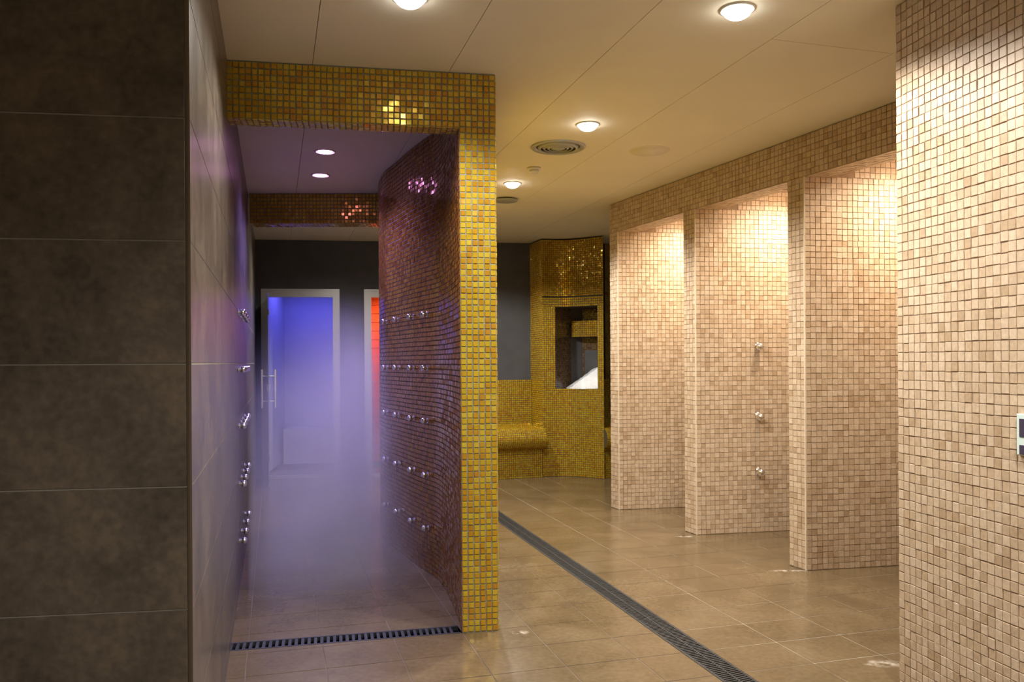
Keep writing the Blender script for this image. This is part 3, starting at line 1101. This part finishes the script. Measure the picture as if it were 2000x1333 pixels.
MB().lathe([(0.032, -0.018), (0.034, -0.030), (0.026, -0.040), (0.012, -0.042)], 24).build('sensor_head', 'white_plastic', v, True)
v = tag(empty('ceiling_plate', (-0.045, 6.98, CEIL)), 'thin blue-grey round plate under the ceiling by the gold pillar', 'plate')
MB().lathe([(0.10, -0.012), (0.105, -0.018), (0.10, -0.022), (0.001, -0.022)], 32).build('disc', 'grey_vent', v, True)
MB().lathe([(0.03, 0.0), (0.03, -0.012)], 16).build('stem', 'grey_vent', v, True)

# ================================================================== NOZZLES
ros = MB().lathe([(0.017, 0.0), (0.017, 0.003), (0.014, 0.006), (0.011, 0.008)], 20, 'Y').mesh('rosette', 'chrome', True)
stm = MB().lathe([(0.011, 0.005), (0.012, 0.020)], 16, 'Y').mesh('stem', 'chrome', True)
hp = [(0.012, 0.012), (0.0175, 0.017), (0.0195, 0.024), (0.0195, 0.030), (0.0175, 0.036), (0.014, 0.041), (0.009, 0.0435), (0.007, 0.0425)]
hdm = MB().lathe(hp, 20, 'Y').mesh('spray_head', 'chrome', True)
for me in (ros, stm, hdm):
    smooth_by_angle(me)


def nozzle(x, y, z, n, label, group, scale=1.0, tilt=0.0, name='mist_nozzle', cat='nozzle'):
    n = np.array((n[0], n[1]), float)
    n /= np.linalg.norm(n)
    m = Matrix(((n[1], n[0], 0, x), (-n[0], n[1], 0, y), (0, 0, 1, z), (0, 0, 0, 1))) @ Matrix.Scale(scale, 4)
    e = tag(empty(name, mat=m), label, cat, group)
    link('rosette', ros, e)
    link('stem', stm, e)
    h = link('spray_head', hdm, e)
    if tilt:
        h.matrix_local = Matrix.Translation((0, 0.012, 0)) @ Matrix.Rotation(tilt, 4, 'X') @ Matrix.Translation((0, -0.012, 0))
    return e


ROWZ = [1.595, 1.265, 0.940, 0.606, 0.278]
ROWN = ['top row', 'second row from the top', 'middle row', 'second row from the floor', 'lowest row']
COLN = ['nearest the camera', 'second nearest', 'third nearest', 'farthest in']
cv = [(-.518, 5.050), (-.634, 5.300), (-.775, 5.627), (-.893, 5.890)]
for i, (x, y) in enumerate(cv):
    j = min(range(1, len(curve) - 1), key=lambda q: (curve[q][0] - x) ** 2 + (curve[q][1] - y) ** 2)
    t = np.array(curve[j + 1]) - np.array(curve[j - 1])
    n = np.array((-t[1], t[0]))
    n /= np.linalg.norm(n)
    for zz, rn in zip(ROWZ, ROWN):
        nozzle(x + n[0] * .003, y + n[1] * .003, zz, n, 'chrome mist nozzle on the curved mosaic wall, %s, %s' % (rn, COLN[i]), 'nozzles on the curved wall')
for i, vv in enumerate((4.97, 5.25, 5.55, 5.85)):
    x, y = uv(U_L, vv)
    for zz, rn in zip(ROWZ, ROWN):
        nozzle(x, y, zz, nside, 'chrome mist nozzle on the dark tiled wall, %s, %s' % (rn, COLN[i]), 'nozzles on the dark wall')
b, Q = bays[1][1], bays[1][2]
bt = (Q - b) / np.linalg.norm(Q - b)
bnn = np.array((bt[1], -bt[0]))
for zz, rn in ((1.409, 'top'), (0.882, 'middle'), (0.465, 'bottom')):
    p = b + bt * 0.495 + bnn * 0.004
    nozzle(float(p[0]), float(p[1]), zz, bnn, 'chrome shower jet, %s of three on the lit stone bay' % rn, 'jets in the middle shower bay', 1.5, math.radians(-24), 'shower_jet', 'jet')

# ================================================================== DRAINS
def drain(label, p0, d, n, length, width, bar_pitch, bar_w, single, skew=0.0, studs=True):
    d, n, p0 = np.array(d), np.array(n), np.array(p0)
    e = tag(empty('floor_drain'), label, 'drain')
    r = 0.012

    def quad(s0, s1, w0, w1):
        return [tuple(p0 + d * s0 + n * w0), tuple(p0 + d * s1 + n * w0), tuple(p0 + d * s1 + n * w1), tuple(p0 + d * s0 + n * w1)]
    m = MB().prism(quad(0, length, 0, width), -0.085, -0.06)
    m.prism(quad(0, length, 0.0, 0.003), -0.085, -0.02)
    m.prism(quad(0, length, width - 0.003, width), -0.085, -0.02)
    m.prism(quad(0, 0.003, 0, width), -0.085, -0.02)
    m.prism(quad(length - 0.003, length, 0, width), -0.085, -0.02)
    m.build('channel', 'rubber', e)
    for w0 in (0.0, width - r):
        MB().prism(quad(0, length, w0, w0 + r), -0.02, 0.001).build('rail', 'grate', e)
    k = 0
    joined = MB()
    sm = MB()
    while (k + 1) * bar_pitch <= length:
        s0 = k * bar_pitch
        q = [tuple(p0 + d * s0 + n * r), tuple(p0 + d * (s0 + bar_w) + n * r), tuple(p0 + d * (s0 + bar_w + skew) + n * (width - r)), tuple(p0 + d * (s0 + skew) + n * (width - r))]
        if single:
            MB().prism(q, -0.018, 0.0).build('bar', 'grate', e)
        else:
            joined.prism(q, -0.018, 0.0)
        if studs:
            for w0 in ((0.018,) if single else (0.02, width - 0.02)):
                c = p0 + d * (s0 + bar_pitch * 0.75 + (skew if w0 > width / 2 else 0)) + n * w0
                sm.box((c[0], c[1], -0.010), (0.010, 0.008, 0.012), ((d[0], d[1], 0), (0, 0, 1), (n[0], n[1], 0)), ch=0.002)
        k += 1
    if not single:
        tag(joined.build('grate_bars', 'grate', e), kind='stuff')
    if studs:
        tag(sm.build('studs', 'steel', e), kind='stuff')
    if not single:
        MB().prism(quad(0, length, width * 0.5 - 0.004, width * 0.5 + 0.004), -0.019, 0.0012).build('middle_rib', 'grate', e)
    return e


drain('short slotted black drain across the mist passage entrance', np.array(PD0) - pt * 0.029, pt, pn, float(np.linalg.norm(np.array(PD1) - np.array(PD0))) + 0.029, PDW, 0.029, 0.014, True)
q0 = np.array(uv(DR0, 1.2))
drain('long black grated drain running diagonally along the corridor floor', q0, D2, E2, 6.9, DR1 - DR0, 0.0175, 0.0085, False, 0.02)

# ================================================================== SIGN at the right edge
sg = tag(empty('wall_sign'), 'pale mint plate with dark violet marks at the right picture edge', 'sign')
c = NW0 + nd * (0.602 + 0.055) + NWn * 0.010
ax = ((-nd[0], -nd[1], 0), (NWn[0], NWn[1], 0), (0, 0, 1))
MB().box((c[0], c[1], 1.057), (0.11, 0.012, 0.132), ax, ch=0.002).build('plate', 'mint', sg)
for z, h in ((1.079, 0.058), (1.009, 0.030)):
    c2 = NW0 + nd * (0.614 + 0.045) + NWn * 0.0165
    MB().box((c2[0], c2[1], z), (0.088, 0.002, h), ax).build('mark', 'violet_ink', sg)

# ================================================================== MIST in the passage
mm = bpy.data.materials.new('mist')
mm.use_nodes = True
nt = mm.node_tree
for n_ in list(nt.nodes):
    if n_.type == 'BSDF_PRINCIPLED':
        nt.nodes.remove(n_)
out = [n_ for n_ in nt.nodes if n_.type == 'OUTPUT_MATERIAL'][0]
vsn = nt.nodes.new('ShaderNodeVolumeScatter')
vsn.inputs['Color'].default_value = (0.95, 0.95, 1.0, 1)
vsn.inputs['Anisotropy'].default_value = 0.15
geo = nt.nodes.new('ShaderNodeNewGeometry')


def blob(c, r):
    mp = nt.nodes.new('ShaderNodeMapping')
    mp.inputs['Location'].default_value = tuple(-c[k] / r[k] for k in range(3))
    mp.inputs['Scale'].default_value = tuple(1 / r[k] for k in range(3))
    nt.links.new(geo.outputs['Position'], mp.inputs['Vector'])
    ln = nt.nodes.new('ShaderNodeVectorMath')
    ln.operation = 'LENGTH'
    nt.links.new(mp.outputs['Vector'], ln.inputs[0])
    mr = nt.nodes.new('ShaderNodeMapRange')
    mr.interpolation_type = 'SMOOTHSTEP'
    mr.inputs['From Min'].default_value = 1.0
    mr.inputs['From Max'].default_value = 0.0
    nt.links.new(ln.outputs['Value'], mr.inputs['Value'])
    return mr.outputs['Result']


MIST = 1.8
b1 = blob((-1.22, 5.85, 0.45), (0.72, 2.1, 1.40))
nz = nt.nodes.new('ShaderNodeTexNoise')
nz.inputs['Scale'].default_value = 1.7
nz.inputs['Detail'].default_value = 1
nt.links.new(geo.outputs['Position'], nz.inputs['Vector'])
mr = nt.nodes.new('ShaderNodeMapRange')
mr.inputs['From Min'].default_value = 0.35
mr.inputs['From Max'].default_value = 0.7
mr.inputs['To Min'].default_value = 0.45
mr.inputs['To Max'].default_value = 1.3
nt.links.new(nz.outputs['Fac'], mr.inputs['Value'])
mu = nt.nodes.new('ShaderNodeMath')
mu.operation = 'MULTIPLY'
b2 = blob((-1.0, 4.95, 0.10), (0.72, 1.2, 0.72))
b2m = nt.nodes.new('ShaderNodeMath')
b2m.operation = 'MULTIPLY_ADD'
b2m.inputs[1].default_value = 0.45
nt.links.new(b2, b2m.inputs[0])
nt.links.new(b1, b2m.inputs[2])
nt.links.new(b2m.outputs[0], mu.inputs[0])
nt.links.new(mr.outputs['Result'], mu.inputs[1])
mu2 = nt.nodes.new('ShaderNodeMath')
mu2.operation = 'MULTIPLY'
mu2.inputs[1].default_value = MIST
nt.links.new(mu.outputs[0], mu2.inputs[0])
nt.links.new(mu2.outputs[0], vsn.inputs['Density'])
nt.links.new(vsn.outputs['Volume'], out.inputs['Volume'])
in_curve = [(p[0] - 0.08, p[1]) for p in curve if p[1] > 4.2]
mp_ = [uv(U_L + 0.06, 4.35)] + [uv(U_L + 0.06, 9.40)] + [(-1.1, 9.25), (-0.9, 8.2)] + in_curve[::-1]
M['mist'] = mm
mist = MB().prism(mp_, 0.02, 2.1).build('mist', 'mist')
tag(mist, 'lavender mist filling the passage between the nozzles', 'mist', kind='stuff')
